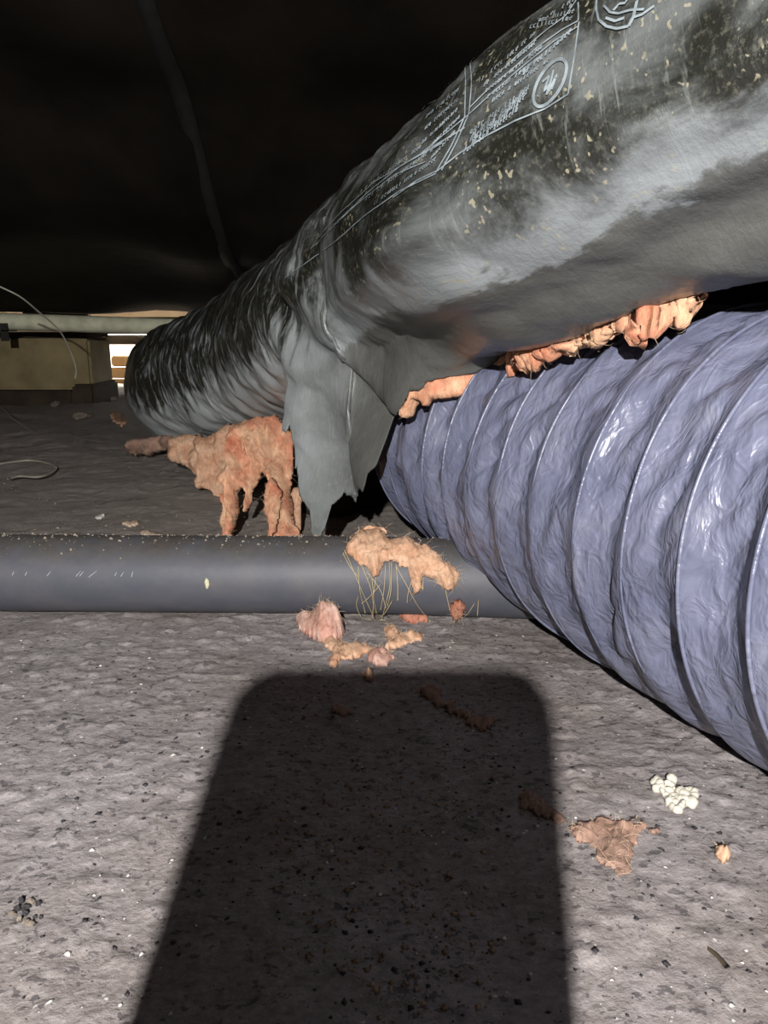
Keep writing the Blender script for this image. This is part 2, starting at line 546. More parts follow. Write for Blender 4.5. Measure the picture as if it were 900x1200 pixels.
s = np.linspace(S0, S1, ns)[:, None]
th = np.linspace(0, 2 * math.pi, na, endpoint=False)[None, :]
ph = np.interp(s, RINGS, np.arange(len(RINGS))) % 1.0
bell = np.sin(math.pi * ph) ** 1.25
cx, cy = np.cos(th) * GR, np.sin(th) * GR
w1 = fbm(s * 55 + cx * 14, cx * 22, cy * 22 + s * 20, 41, 3, .5)
w2 = fbm(s * 120 + cy * 30, cx * 50 - s * 60, cy * 50, 47, 3, .5)
ridge = 1 - np.abs(vnoise(s * 60 + cy * 55, cx * 30 + s * 25, cy * 30, 53)) * 2
rr = GR - .0008 - bell * (.0036 + .0026 * w1 + .0016 * w2 + .0022 * np.maximum(0, ridge))
rr = rr + .0012 * fbm(s * 9, np.cos(th) * 2, np.sin(th) * 2, 61, 2)
c = g_axis(s[:, 0]); n_, u_ = g_frame(s[:, 0])
P = c[:, None] + rr[..., None] * (np.cos(th)[..., None] * n_[:, None] + np.sin(th)[..., None] * u_[:, None])
UVg = np.stack(np.broadcast_arrays(s, th * GR), -1)
fd = empty('flexible_duct', tuple(g_axis(-.2) * [1, 1, 0]))
sl = quads('sleeve', P, grid_faces(ns, na, True), M['sleeve'], fd, True, UVg)
for q, sk in enumerate(RINGS):
    sk = float(sk)
    n1, u1 = g_frame(np.array([sk])); c1 = g_axis(np.array([sk]))[0]
    a = np.linspace(0, 2 * math.pi, 120, endpoint=False)
    jit = .0006 * np.sin(a * 3 + q) + .0005 * np.sin(a * 5 + q * 2.1)
    t1 = np.cross(u1[0], n1[0])
    rp = c1 + (GR - .0013 + .0004 * np.sin(a * 2 + q))[:, None] * (np.cos(a)[:, None] * n1 + np.sin(a)[:, None] * u1) + jit[:, None] * t1
    b = np.arange(8) / 8 * 2 * math.pi
    rad = ((rp - c1) / np.linalg.norm(rp - c1, axis=1)[:, None])
    V = rp[:, None] + .0008 * (np.cos(b)[None, :, None] * rad[:, None] + np.sin(b)[None, :, None] * t1)
    F = grid_faces(121, 8, True) % (120 * 8)
    quads('wire_rib', V, F, M['sleeve'], fd, True, np.stack(np.broadcast_arrays(np.full((120, 1), sk), a[:, None] * GR + 0 * b), -1))
tag(fd, 'slate grey ribbed flexible duct lying on the soil at right', 'duct')

# ------------------------------------------------------------------ black insulated duct
#@JACKET
# spine: x, y, z, radius
SPINE = spline([(.60, .12, .492, .100), (.42, .27, .413, .100), (.28, .40, .346, .101), (.152, .531, .285, .101), (.085, .612, .253, .098), (.026, .698, .224, .095),
                (-.04, .81, .186, .093), (-.115, .925, .150, .092), (-.20, 1.02, .116, .090), (-.272, 1.10, .098, .087), (-.300, 1.19, .098, .085),
                (-.275, 1.30, .115, .086), (-.20, 1.42, .142, .088), (-.09, 1.53, .165, .090), (.06, 1.62, .19, .09)], 701)
KS = .64 + .16 * sstep(180, 245, np.arange(701)) + .20 * sstep(268, 370, np.arange(701))     # the torn, emptied stretch sags nearer and thinner
SPINE[:, :3] = EYE + (SPINE[:, :3] - EYE) * KS[:, None]; SPINE[:, 3] *= KS
SP, SR = SPINE[:, :3], SPINE[:, 3]
ST = np.gradient(SP, axis=0); ST /= np.linalg.norm(ST, axis=1)[:, None]
SM = np.cross([0, 0, 1.0], ST); SM /= np.linalg.norm(SM, axis=1)[:, None]       # towards the near, left side
SU = np.cross(ST, SM)
SL = np.concatenate([[0], np.cumsum(np.linalg.norm(np.diff(SP, axis=0), axis=1))])
A0 = R_(142)
def hang_w(i):
    """how far the torn flap hangs straight down instead of curling under, per spine index"""
    return sstep(*HANG[:2], i) * (1 - sstep(*HANG[2:], i))
HANG = (204, 224, 274, 286)
def jacket_pt(i, a, dr=0.0, wrinkle=True):
    i = np.asarray(i, float); a = np.asarray(a, float)
    i0 = np.clip(i.astype(int), 0, 699); f = (i - i0)[..., None]
    def L(A): return A[i0] * (1 - f) + A[i0 + 1] * f
    c, m_, u_, t_ = L(SP), L(SM), L(SU), L(ST)
    r = L(SR[:, None])[..., 0] + dr
    ln = L(SL[:, None])[..., 0]
    if wrinkle:
        k1 = fbm(ln * 9, a * 1.3, 0, 71, 3)
        k2 = fbm(ln * 40 + a * 2.5, a * 2.2 - ln * 6, 0, 77, 3)
        lf = sstep(.42, .75, ln)
        r = r + .0045 * k1 + (.0012 + .0017 * lf) * k2
        # lengthwise bulge above the crushed underside, and the pinched crease
        r = r + .007 * np.exp(-((a - R_(112) - .12 * np.sin(ln * 11)) / .20) ** 2) * sstep(.1, .3, ln) * (1 - sstep(.62, .78, ln))
        r = r + .0065 * (1 - sstep(.35, .415, ln)) * sstep(R_(140), R_(178), a)
        r = r - .006 * np.exp(-((a - R_(146)) / .22) ** 2) * (1 - sstep(.5, .65, ln))
        q = (ln - .70) + .085 * (a - R_(105))
        r = r - .008 * np.exp(-(q / .018) ** 2) * sstep(R_(40), R_(80), a) + .005 * np.exp(-((q + .035) / .02) ** 2) * sstep(R_(50), R_(90), a)
    def ring(a): return m_ * np.sin(a)[..., None] + u_ * np.cos(a)[..., None]
    p = c + r[..., None] * ring(a)
    h = hang_w(i)
    a0 = A0 - R_(42) * np.clip((i - 224) / 46, 0, 1)
    ex = np.maximum(0, a - a0)
    p0 = c + r[..., None] * ring(np.minimum(a, a0))
    ph = p0 + (ex * r)[..., None] * np.array([.02, .02, -1.0]) + (.006 * np.sin(ex * 3 + ln * 60) * np.minimum(1, ex))[..., None] * m_
    return p * (1 - h)[..., None] + ph * h[..., None]
#@END

# angle (degrees from the top, round the near side) at which the torn film ends, by spine index
CUT = np.array([(0, 184), (137, 184), (145, 176), (150, 168), (154, 171), (165, 178), (180, 178), (195, 184), (205, 190), (208, 186), (210, 181), (212, 174), (214, 170), (217, 170), (220, 173), (223, 177),
                (224.5, 184), (225.5, 198), (229, 204), (235, 202), (244, 199), (250, 198), (253, 201), (254, 212), (256, 217), (258.5, 214), (260, 205), (262, 196), (265, 189), (268, 182), (269.5, 172), (271, 162), (277, 161), (283, 166),
                (300, 178), (350, 178), (480, 178), (520, 200), (700, 205)], float)
def cut_at(i):
    i = np.asarray(i, float)
    r = np.interp(i, CUT[:, 0], CUT[:, 1])
    rag = 2.2 * fbm(i * .55, 3.1, 0, 91, 3, .6) + 1.2 * np.abs(fbm(i * 1.7, 9.1, 0, 95, 2))
    return R_(1) * (r + rag * sstep(130, 145, i))

idu = empty('insulated_duct', (-.27, 1.10, 0))
ii = np.concatenate([np.linspace(20, 95, 50)[:-1], np.linspace(95, 140, 190)[:-1], np.linspace(140, 212, 200)[:-1], np.linspace(212, 290, 330)[:-1], np.linspace(290, 500, 240)[:-1], np.linspace(500, 695, 70)])
nj = 190
ca = cut_at(ii)
A = R_(-150) + (ca - R_(-150))[:, None] * (np.linspace(0, 1, nj) ** .9)[None, :]
I = np.broadcast_to(ii[:, None], A.shape)
JP = jacket_pt(I, A)
# the plastic water line lies in a groove it has pressed into the film
WA, WB = at_y(-70, 374, 1.62), at_y(300, 386.5, 1.62)
WR = .0168
wd = (WB - WA) / np.linalg.norm(WB - WA)
w = JP - WA
tt = np.clip(w @ wd, 0, np.linalg.norm(WB - WA))
rad = w - tt[..., None] * wd
dd = np.linalg.norm(rad, axis=-1)
near = dd < WR + .0012
JP = np.where(near[..., None], WA + tt[..., None] * wd + rad / (dd[..., None] + 1e-9) * (WR + .0012), JP)
JUV = np.stack([np.broadcast_to(np.interp(ii, np.arange(701), SL)[:, None], A.shape), A * .095], -1)
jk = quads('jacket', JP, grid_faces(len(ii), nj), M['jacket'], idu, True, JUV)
sol = jk.modifiers.new('thickness', 'SOLIDIFY'); sol.thickness = .0012; sol.offset = -1
tag(idu, 'big black film-wrapped insulated duct torn open underneath, sagging down to the left', 'duct')

# print on the film: traced on the surface of the jacket as thin ink ribbons
JN = np.cross(np.gradient(JP, axis=0), np.gradient(JP, axis=1)); JN /= np.linalg.norm(JN, axis=-1, keepdims=True) + 1e-12
flip = np.sign(((JP - SP[np.clip(I.astype(int), 0, 700)]) * JN).sum(-1)); JN = JN * flip[..., None]
JQ = proj(JP)
sel_ = (ii > 90) & (ii < 330)
vis = ((EYE - JP) * JN).sum(-1) > 0
okm = vis & sel_[:, None] & (A < R_(150)) & (A > R_(-60))
fQ, fP, fN = JQ[okm], JP[okm], JN[okm]
def ink_pt(px, py):
    d = ((fQ - (px, py)) ** 2).sum(1)
    k = np.argpartition(d, 24)[:24]
    z = np.linalg.norm(fP[k] - EYE, axis=1)
    k = k[z < z.min() + .012]                        # only the nearest layer of film
    w = np.sqrt(1 / (d[k] + 2.0))[:, None]
    A_ = np.concatenate([np.ones((len(k), 1)), fQ[k] - (px, py)], 1)
    B_ = np.concatenate([fP[k], fN[k]], 1)
    r = np.linalg.lstsq(A_ * w, B_ * w, rcond=None)[0][0]
    n = r[3:] / np.linalg.norm(r[3:])
    p = r[:3] if d[k].min() < 40 and len(k) > 5 else fP[k[d[k].argmin()]]
    v = k[((fP[k] - p) ** 2).sum(1).argmin()]
    nv = fN[v]
    return p + nv * (.0007 - (p - fP[v]) @ nv), nv
class Ink:
    def __init__(s): s.V, s.F = [], []
    def line(s, pts, w, step=6):
        Q = []
        for (a, b) in zip(pts[:-1], pts[1:]):
            n = max(1, int(math.hypot(b[0] - a[0], b[1] - a[1]) / step))
            for k in range(n): Q.append((a[0] + (b[0] - a[0]) * k / n, a[1] + (b[1] - a[1]) * k / n))
        Q.append(pts[-1])
        R = [ink_pt(*q) for q in Q]
        P = np.array([r[0] for r in R]); N = np.array([r[1] for r in R])
        T = np.gradient(P, axis=0)
        S = np.cross(N, T); S /= np.linalg.norm(S, axis=1)[:, None] + 1e-12
        b = len(s.V)
        vd = P - EYE; vd /= np.linalg.norm(vd, axis=1)[:, None]
        wk = w * .33 / np.maximum(.34, np.linalg.norm(S - (S * vd).sum(1)[:, None] * vd, axis=1))     # steeply turned strokes were printed wider
        for k in range(len(P)): s.V += [P[k] - S[k] * wk[k], P[k] + S[k] * wk[k]]
        for k in range(len(P) - 1): s.F.append((b + 2 * k, b + 2 * k + 1, b + 2 * k + 3, b + 2 * k + 2))
    def build(s, name): return mesh(name, s.V, s.F, M['print_ink'], jk)
k_ = Ink()
for pts, w in (([(679, 4), (679, 26)], .0007), ([(679, 26), (660, 36), (632, 56), (604, 80), (575, 104), (551, 128)], .0006),
               ([(678, 0), (664, 20), (640, 38), (612, 62), (580, 92)], .0005),
               ([(680, 27), (674, 70), (667, 111)], .0008), ([(667, 111), (640, 128), (605, 142), (570, 160), (540, 180), (515, 200), (490, 212), (462, 232)], .0008),
               ([(679, 32), (650, 50), (615, 78), (580, 108), (552, 134), (520, 160), (488, 186)], .0006),
               ([(546, 68), (547, 100), (546, 138), (530, 172), (512, 203)], .0007), ([(552, 64), (554, 100), (551, 134), (536, 168), (519, 200)], .0007),
               ([(540, 68), (512, 104), (488, 140), (464, 166)], .0005),
               ([(546, 150), (510, 172), (470, 196), (430, 228), (395, 262), (365, 292)], .0009), ([(520, 168), (480, 190), (440, 214), (400, 250), (372, 280)], .0008),
               ([(512, 204), (470, 224), (430, 252), (395, 282), (360, 308), (335, 326)], .0008), ([(500, 190), (465, 205), (425, 235), (385, 272)], .0007)):
    k_.line(pts, w)
k_.build('printed_border')
k_ = Ink()
el = []
for q in range(25):
    t = q / 24 * 2 * math.pi
    u, v = 31 * math.cos(t), 13.5 * math.sin(t)
    ang = R_(-60)
    el.append((646 + u * math.cos(ang) - v * math.sin(ang), 98 + u * math.sin(ang) + v * math.cos(ang)))
k_.line(el, .0016, 4)
for pts in ([(645, 90), (639, 108), (645, 100), (642, 112)], [(650, 83), (644, 110), (654, 88), (648, 106)], [(637, 97), (645, 90)], [(632, 114), (632.5, 113)]):
    k_.line(pts, .0010, 3)
k_.build('printed_emblem')
k_ = Ink()
k_.line([(701, -4), (700, 12), (703, 24), (712, 32), (724, 35), (738, 32)], .0012, 4)
k_.line([(738, 32), (744, 20), (748, 2)], .0014, 4)
k_.line([(709, 8), (716, 16), (726, 17), (740, 13), (756, 12)], .0010, 4)
k_.line([(720, 14), (727, 6), (734, 5), (738, -2)], .0010, 4)
k_.line([(711, 22), (722, 26), (733, 22)], .0012, 4)
k_.line([(742, 22), (754, 18), (768, 8)], .0010, 4)
k_.build('printed_emblem')
k_ = Ink()
rs = random.Random(3)
def glyph_row(x0, y0, x1, y1, h, gap=.22):
    """a row of small print, worn past reading: upright strokes with bowls and bars"""
    L = math.hypot(x1 - x0, y1 - y0); ux, uy = (x1 - x0) / L, (y1 - y0) / L
    vx, vy = .30, -.95
    p = 0
    while p < L:
        g = h * rs.uniform(.45, .75)
        if rs.random() > gap:
            def q(a, b): return (x0 + ux * (p + a * g) + vx * b * h, y0 + uy * (p + a * g) + vy * b * h)
            kind = rs.choice('niocel')
            st = {'n': [q(0, 0), q(0, 1), q(.7, .8), q(.7, 0)], 'i': [q(.2, 0), q(.2, 1)], 'o': [q(0, .2), q(.1, .9), q(.7, .8), q(.6, .1), q(0, .2)],
                  'c': [q(.7, .9), q(0, .8), q(.05, .1), q(.7, .05)], 'e': [q(0, .5), q(.7, .55), q(.5, 1), q(0, .7), q(.1, .05), q(.7, .1)], 'l': [q(0, 1), q(0, 0), q(.6, .05)]}[kind]
            k_.line(st, .0007 if h > 6 else .00055, 3)
        p += g * 1.35
glyph_row(614, 90, 670, 40, 7, .12)
for d in range(5):
    glyph_row(566 + d * 2, 96 + d * 7.0, 628 + d * 5 - 2, 44 + d * 7.0, 5.5)
for d in range(4):
    glyph_row(660 - d * 14, 12 + d * 8, 676 - d * 2, 1 + d * 8, 5)
for d in range(5):
    glyph_row(552 - d * 2, 158 + d * 6, 622 - d * 4, 104 + d * 7.0, 6)
for d in range(5):
    glyph_row(486 + d * 5, 152 + d * 9, 538, 108 + d * 11, 5)
for d in range(3):
    glyph_row(420 + d * 10, 230 + d * 5, 500 + d * 6, 170 + d * 9, 4.5)
k_.build('printed_lettering')

# dark sheet added to stand for the shade inside the hole beside the flap
def pt_in(poly, X, Y):
    """signed distance (positive inside) from the points to the polygon"""
    p = np.asarray(poly, float); q = np.roll(p, -1, 0)
    ins = np.zeros(X.shape, bool); dmin = np.full(X.shape, 1e9)
    for (x0, y0), (x1, y1) in zip(p, q):
        c = ((y0 > Y) != (y1 > Y)) & (X < (x1 - x0) * (Y - y0) / ((y1 - y0) if y1 != y0 else 1e-9) + x0)
        ins ^= c
        dx, dy = x1 - x0, y1 - y0
        t = np.clip(((X - x0) * dx + (Y - y0) * dy) / (dx * dx + dy * dy + 1e-9), 0, 1)
        dmin = np.minimum(dmin, np.hypot(X - x0 - t * dx, Y - y0 - t * dy))
    return np.where(ins, dmin, -dmin)
def fibres(name, P, N, n, length, rad, m, parent, seed=0, down=0.0):
    r = np.random.default_rng(seed)
    mb = MB()
    k = r.integers(0, len(P), int(n * 2.2)); rad = rad * .5
    for q in k:
        p = P[q]; d = N[q] * .35 + r.normal(0, .8, 3); d /= np.linalg.norm(d)
        L = .62 * length * r.uniform(.3, 1.3); bend = r.normal(0, .6, 3); bend[2] -= down
        pts = [p + d * L * t + bend * L * t * t * .6 for t in (-.12, .3, .65, 1.0)]
        mb.tube(pts, [rad, rad, rad * .8, rad * .4], 3, False)
    o = mb.build(name, m, parent); o['kind'] = 'stuff'
    return o
def pad(name, poly, plane, m, parent=None, thick=.006, back=.5, step=2.0, edge=9, rough=3.0, seed=0, lump=.6, ns=.06, streak=1.0, fuzz=0, flen=.008, frad=.00018, fmat='wool_fibre'):
    """a torn, fibrous piece: outline given in a drawing plane, relief on both sides, ragged rim; plane(px, py) -> point, normal"""
    p = np.asarray(poly, float)
    x = np.arange(p[:, 0].min() - 6, p[:, 0].max() + 6, step); y = np.arange(p[:, 1].min() - 6, p[:, 1].max() + 6, step)
    X, Y = np.meshgrid(x, y, indexing='ij')
    D = pt_in(poly, X, Y) + rough * fbm(X * .09, Y * .09, seed, 5 + seed, 3, .6)
    ins = D > 0
    n1 = np.clip(fbm(X * ns, Y * ns * streak, seed, 21 + seed, 4, .5), -.9, .9)
    n2 = 1 - np.abs(fbm(X * ns * 1.7, Y * ns * streak * 1.2, seed + 4, 29 + seed, 3))
    h = thick * np.sqrt(np.clip(D / edge, 0.02, 1)) * (1 - lump * .35 + lump * n1 * .55 + lump * .25 * n2)
    h = np.maximum(h, thick * .06)
    P = np.empty(X.shape + (3,)); N = np.empty(X.shape + (3,))
    for a in range(X.shape[0]):
        for b in range(X.shape[1]):
            if D[a, b] > -12: P[a, b], N[a, b] = plane(X[a, b], Y[a, b])
            else: P[a, b] = 0; N[a, b] = 0
    front = P + N * h[..., None]
    rear = P - N * (h * back + .0004)[..., None]
    na_, nb_ = X.shape
    idf = -np.ones(X.shape, int)
    cell = ins[:-1, :-1] & ins[1:, :-1] & ins[1:, 1:] & ins[:-1, 1:]
    used = np.zeros(X.shape, bool)
    used[:-1, :-1] |= cell; used[1:, :-1] |= cell; used[1:, 1:] |= cell; used[:-1, 1:] |= cell
    idf[used] = np.arange(used.sum()); nv = int(used.sum())
    V = np.concatenate([front[used], rear[used]])
    F = []
    for a, b in zip(*np.nonzero(cell)):
        q = [idf[a, b], idf[a, b + 1], idf[a + 1, b + 1], idf[a + 1, b]]
        F.append(q); F.append([k + nv for k in q[::-1]])
        for (da, db), (i0, i1) in (((-1, 0), (0, 1)), ((0, 1), (1, 2)), ((1, 0), (2, 3)), ((0, -1), (3, 0))):
            a2, b2 = a + da, b + db
            if not (0 <= a2 < cell.shape[0] and 0 <= b2 < cell.shape[1] and cell[a2, b2]):
                F.append([q[i1], q[i0], q[i0] + nv, q[i1] + nv])
    o = mesh(name, V, F, M[m], parent)
    if fuzz:
        fibres('loose_fibre', front[used], N[used], fuzz, flen, frad, M[fmat], o, seed + 50, .3)
    return o
def upright(y, lean=0.0, curve=0.0, x0=300):
    def f(px, py):
        p = at_y(px, py, y + lean * max(0, 632 - py) + curve * math.sin((px - x0) * .05))
        n = np.array([-.25, -.95, .12]); n /= np.linalg.norm(n)
        return p, n
    return f
def ground(px, py):
    p = on_floor(px, py)
    p = p + np.array([0, 0, float(floor_z(p[0], p[1])) + .0003])
    return p, np.array([0, 0, 1.0])
def over_pipe(px, py):
    r = ray(px, py)
    x = (px - 450) / FPX * .48
    c = pipe_c(np.array([x]))[0]
    oy, oz = EYE[1] - c[1], EYE[2] - c[2]
    a = r[1] ** 2 + r[2] ** 2; b = 2 * (r[1] * oy + r[2] * oz); cc = oy ** 2 + oz ** 2 - (PR + .0003) ** 2
    disc = b * b - 4 * a * cc
    t = (-b - math.sqrt(max(disc, 0))) / (2 * a)
    p = EYE + r * t
    if disc <= 0:
        q = p[1:] - c[1:]; q = q / np.linalg.norm(q)
        return p, np.array([0, q[0] * .6, q[1]])
    n = np.array([0, p[1] - c[1], p[2] - c[2]]); n /= np.linalg.norm(n)
    return p, n

pad('shade_sheet', [(340, 560), (365, 500), (440, 480), (470, 560), (470, 650), (340, 650)], upright(.735, 0, .02), 'hole_shade', idu, .010, .3, 4, 12, 6, 3, 1.2, .05)  # added dark sheet, in place of shade behind the flap
# pink insulation of the duct: two ragged shreds pulled down in front, lumps squeezed out below the jacket
pad('insulation_shred', [(268, 500), (300, 490), (326, 488), (343, 505), (344, 545), (342, 580), (349, 622), (352, 632), (318, 634), (316, 612), (312, 585), (316, 565), (310, 552), (302, 566), (294, 588),
    (288, 602), (289, 585), (285, 572), (280, 580), (278, 600), (274, 628), (259, 633), (258, 600), (262, 560), (269, 530)], upright(.63, .0006, .006), 'wool', idu, .013, .6, 1.5, 7, 2.4, 1, 1.35, .08, .38, 220, .012, .00016)
pad('insulation_shred', [(318, 556), (330, 575), (329, 600), (324, 622), (317, 632), (313, 610), (309, 588)], upright(.618, .0006), 'wool', idu, .006, .6, 1.6, 6, 2.5, 2, 1.2, .08, .4, 40, .010, .00016)
pad('insulation_shred', [(343, 566), (352, 572), (356, 590), (352, 612), (358, 628), (346, 634), (338, 628), (342, 600)], upright(.645, .0006), 'tan_wool', idu, .006, .6, 1.6, 6, 2.5, 4, 1.2, .08, .4, 30, .010, .00016)
pad('insulation_lump', [(226, 515), (262, 500), (300, 490), (300, 560), (285, 575), (262, 590), (252, 576), (236, 572), (231, 556), (224, 540)], upright(.775, .0006), 'tan_wool', idu, .016, .5, 2, 9, 3.5, 5, 1.1, .06, .6, 60, .010, .0002)
pad('insulation_lump', [(196, 514), (240, 505), (250, 560), (228, 552), (214, 546), (200, 542)], upright(.85, .0006), 'tan_wool', idu, .014, .5, 2, 8, 3, 6, 1.1, .07, .7, 40, .010, .0002)
pad('insulation_lump', [(146, 520), (165, 512), (205, 510), (208, 528), (190, 529), (172, 534), (156, 532), (142, 528)], upright(1.03), 'dusty_wool', idu, .014, .5, 2, 7, 3, 7, 1.2, .08, .8, 40, .008, .0002)
pad('insulation_lump', [(262, 500), (345, 488), (350, 530), (335, 552), (300, 556), (270, 548)], upright(.79, .0008), 'tan_wool', idu, .026, 1.6, 2.2, 9, 3.5, 9, 1.1, .06, .6)
# strip of insulation along the torn edge above the grey duct
nI = 230
si = np.linspace(142, 219, nI)
ed = jacket_pt(si, cut_at(si))
tk = np.interp(si, [142, 147, 152, 156, 165, 180, 190, 200, 205, 212, 216, 219, 221], [.002, .011, .009, .004, .0042, .004, .007, .0095, .008, .009, .006, .004, .002])
tk = tk * (1 + .45 * fbm(si * .5, 0, 0, 123, 3)) + .0005
bb = np.arange(14) / 14 * 2 * math.pi
ctr = ed + np.stack([np.full(nI, .004), np.full(nI, .004), -tk * .35], -1)
t_ = np.gradient(ctr, axis=0); t_ /= np.linalg.norm(t_, axis=1)[:, None]
side = np.cross(t_, [0, 0, 1.0]); side /= np.linalg.norm(side, axis=1)[:, None]
wob = 1 + .38 * fbm(si[:, None] * .5, np.cos(bb)[None] * 1.5, np.sin(bb)[None] * 1.5, 131, 4, .6)
V = ctr[:, None] + (wob * np.cos(bb))[..., None] * side[:, None] * .005 + (wob * np.sin(bb) * tk[:, None] * .8)[..., None] * np.array([0, 0, 1.0])
st_ = quads('insulation_strip', V, grid_faces(nI, 14, True), M['wool'], idu)
fibres('loose_fibre', V.reshape(-1, 3), np.tile([-.3, -.6, -.5], (nI * 14, 1)), 130, .006, .00015, M['wool_fibre'], st_, 5)

# ------------------------------------------------------------------ far left: water line, timber, wires
wl = empty('water_line', tuple(WA))
m = MB(); m.tube([WA + (WB - WA) * t for t in np.linspace(-.25, 1, 24)], WR, 20); m.build('pipe_body', M['pvc'], wl)
m = MB()
hx = at_y(9, 376.8, 1.62)
m.box((hx[0] - .008, hx[1] - WR - .003, hx[2] - WR - .022), (hx[0] + .008, hx[1] - WR - .0005, hx[2] - WR * .2))
m.box((hx[0] - .008, hx[1] - WR - .003, hx[2] - WR - .0025), (hx[0] + .008, hx[1] + WR + .003, hx[2] - WR - .0005))
m.build('hanger_strap', M['strap_metal'], wl, False)
tag(wl, 'cream plastic water pipe running level at far left into the jacket', 'pipe')

tb = empty('timber_block', (-1.1, 1.8, 0))
for nm, a, b, mt, c_ in (('beam', (-1.7, 1.79, .034), (-.672, 1.93, .150), 'old_timber', .006), ('top_strip', (-1.7, 1.785, .151), (-.675, 1.93, .163), 'dark_timber', .002),  # thin darker strip along the top of the beam
                         ('sill', (-1.7, 1.775, -.01), (-.715, 1.93, .033), 'dark_timber', .004), ('end_post', (-.712, 1.765, -.01), (-.660, 1.93, .048), 'dark_timber', .006)):
    m = MB(); m.box(a, b, c_); m.build(nm, M[mt], tb, False)
tag(tb, 'weathered olive brown timber beam on a dark sill below the cream pipe', 'beam')

def wire(name, pts, rad, mat, label, cat, n=40):
    m = MB(); m.tube(spline(pts, n), rad, 6)
    return tag(m.build(name, M[mat]), label, cat)
wire('loose_wire', [at_y(-20, 327, .98), at_y(0, 336, .99), at_y(24, 348, 1.0), at_y(46, 366, 1.03), at_y(70, 388, 1.07), at_y(83, 413, 1.10), at_y(89, 432, 1.11), at_y(88, 444, 1.11)], .0011, 'wire_grey',
     'thin grey wire arching down past the cream pipe in front of the timber', 'wire')
def fl_pts(px, lift=.002): return [on_floor(*q) + [0, 0, lift] for q in px]
wire('dry_stem', [on_floor(-20, 479) + [0, 0, .03], on_floor(0, 487) + [0, 0, .02], on_floor(20, 501) + [0, 0, .012], on_floor(42, 512) + [0, 0, .004], on_floor(48, 522) + [0, 0, .001]], .0014, 'wire_grey', 'thin straight grey stem slanting to the soil at far left', 'stem')
wire('wire_loop', fl_pts([(-20, 550), (15, 545), (35, 543), (55, 546), (66, 552), (58, 559), (44, 563), (24, 562), (10, 565)], .004), .0015, 'wire_grey', 'pale wire curled in a loop on the soil behind the drain pipe', 'wire')

# ------------------------------------------------------------------ loose insulation and debris
def loose(o, label, cat, group=None): return tag(o, label, cat, group)
loose(pad('insulation_tuft', [(408, 640), (416, 622), (432, 618), (448, 622), (458, 630), (480, 632), (505, 645), (525, 660), (541, 674), (536, 684), (524, 690), (510, 683), (498, 678), (492, 690), (486, 700), (480, 684), (474, 668), (462, 658),
      (450, 660), (444, 676), (436, 678), (428, 664), (414, 658), (406, 650)], over_pipe, 'tan_wool', None, .0062, .1, 1.4, 9, 3.0, 11, .9, .05, 1, 170, .010, .00016),
      'orange insulation tuft draped over the drain pipe against the grey duct', 'insulation')
loose(pad('insulation_tuft', [(347, 728), (362, 724), (380, 724), (396, 728), (405, 738), (402, 748), (388, 752), (374, 752), (360, 744), (350, 736)], ground, 'pink_wool', None, .0175, .02, 1.3, 11, 1.5, 12, .55, .05, 1, 120, .007, .00016),
      'pale pink insulation clump on the soil in front of the drain pipe', 'insulation')
loose(pad('insulation_tuft', [(372, 744), (390, 746), (408, 756), (432, 752), (444, 762), (424, 770), (406, 772), (394, 782), (386, 780), (388, 764), (378, 754)], ground, 'tan_wool', None, .0042, .05, 1.4, 6, 2.5, 13, .8, .08, 1, 60, .006, .00016),
      'ragged orange insulation tail trailing from the pale pink clump', 'insulation')
loose(pad('insulation_tuft', [(430, 766), (440, 760), (452, 764), (461, 771), (454, 780), (440, 779), (432, 774)], ground, 'pink_wool', None, .0045, .05, 1.3, 5, 2, 14, .7, .1, 1, 40, .005, .00016),
      'small whitish pink insulation scrap just above the phone shadow', 'insulation')
loose(pad('insulation_tuft', [(450, 736), (460, 732), (470, 742), (484, 738), (497, 740), (496, 748), (480, 752), (466, 758), (452, 760), (454, 748)], ground, 'tan_wool', None, .0045, .05, 1.3, 5, 2, 15, .8, .1, 1, 50, .006, .00016),
      'bent tan insulation scrap on the soil right of the pink clump', 'insulation')
loose(pad('insulation_tuft', [(462, 706), (472, 703), (484, 712), (500, 720), (505, 726), (488, 728), (466, 722)], ground, 'red_wool', None, .008, .05, 1.5, 5, 2, 16, 1, .1, 1, 40, .006, .00016),
      'reddish insulation sliver lying along the foot of the drain pipe', 'insulation')
loose(pad('insulation_tuft', [(524, 712), (530, 702), (540, 697), (546, 708), (542, 719), (530, 722)], over_pipe, 'red_wool', None, .005, .1, 1.5, 5, 2, 17, 1, .1, 1, 30, .006, .00016),
      'small red insulation scrap stuck on the drain pipe near the grey duct', 'insulation')
loose(pad('insulation_tuft', [(424, 791), (430, 788), (438, 793), (436, 799), (428, 798)], ground, 'tan_wool', None, .005, .05, 1.2, 4, 1, 18, .8, .15, 1, 0), 'tiny orange insulation crumb at the top edge of the phone shadow', 'insulation')
loose(pad('insulation_smear', [(670, 980), (690, 970), (720, 966), (752, 972), (775, 981), (752, 986), (742, 1004), (738, 1028), (722, 1036), (706, 1024), (694, 1004), (676, 996)], ground, 'dusty_wool', None, .0022, .05, 2, 12, 6, 19, 1.2, .06, 1, 40, .006, .00014),
      'flattened rusty insulation smear on the soil right of the phone shadow', 'insulation')
loose(pad('insulation_smear', [(602, 940), (615, 932), (640, 946), (660, 962), (668, 980), (648, 976), (628, 962), (608, 952)], ground, 'dusty_wool', None, .0022, .05, 2, 9, 4, 20, 1.2, .07, 1, 20, .006, .00014),
      'flattened rusty insulation smear inside the phone shadow', 'insulation')
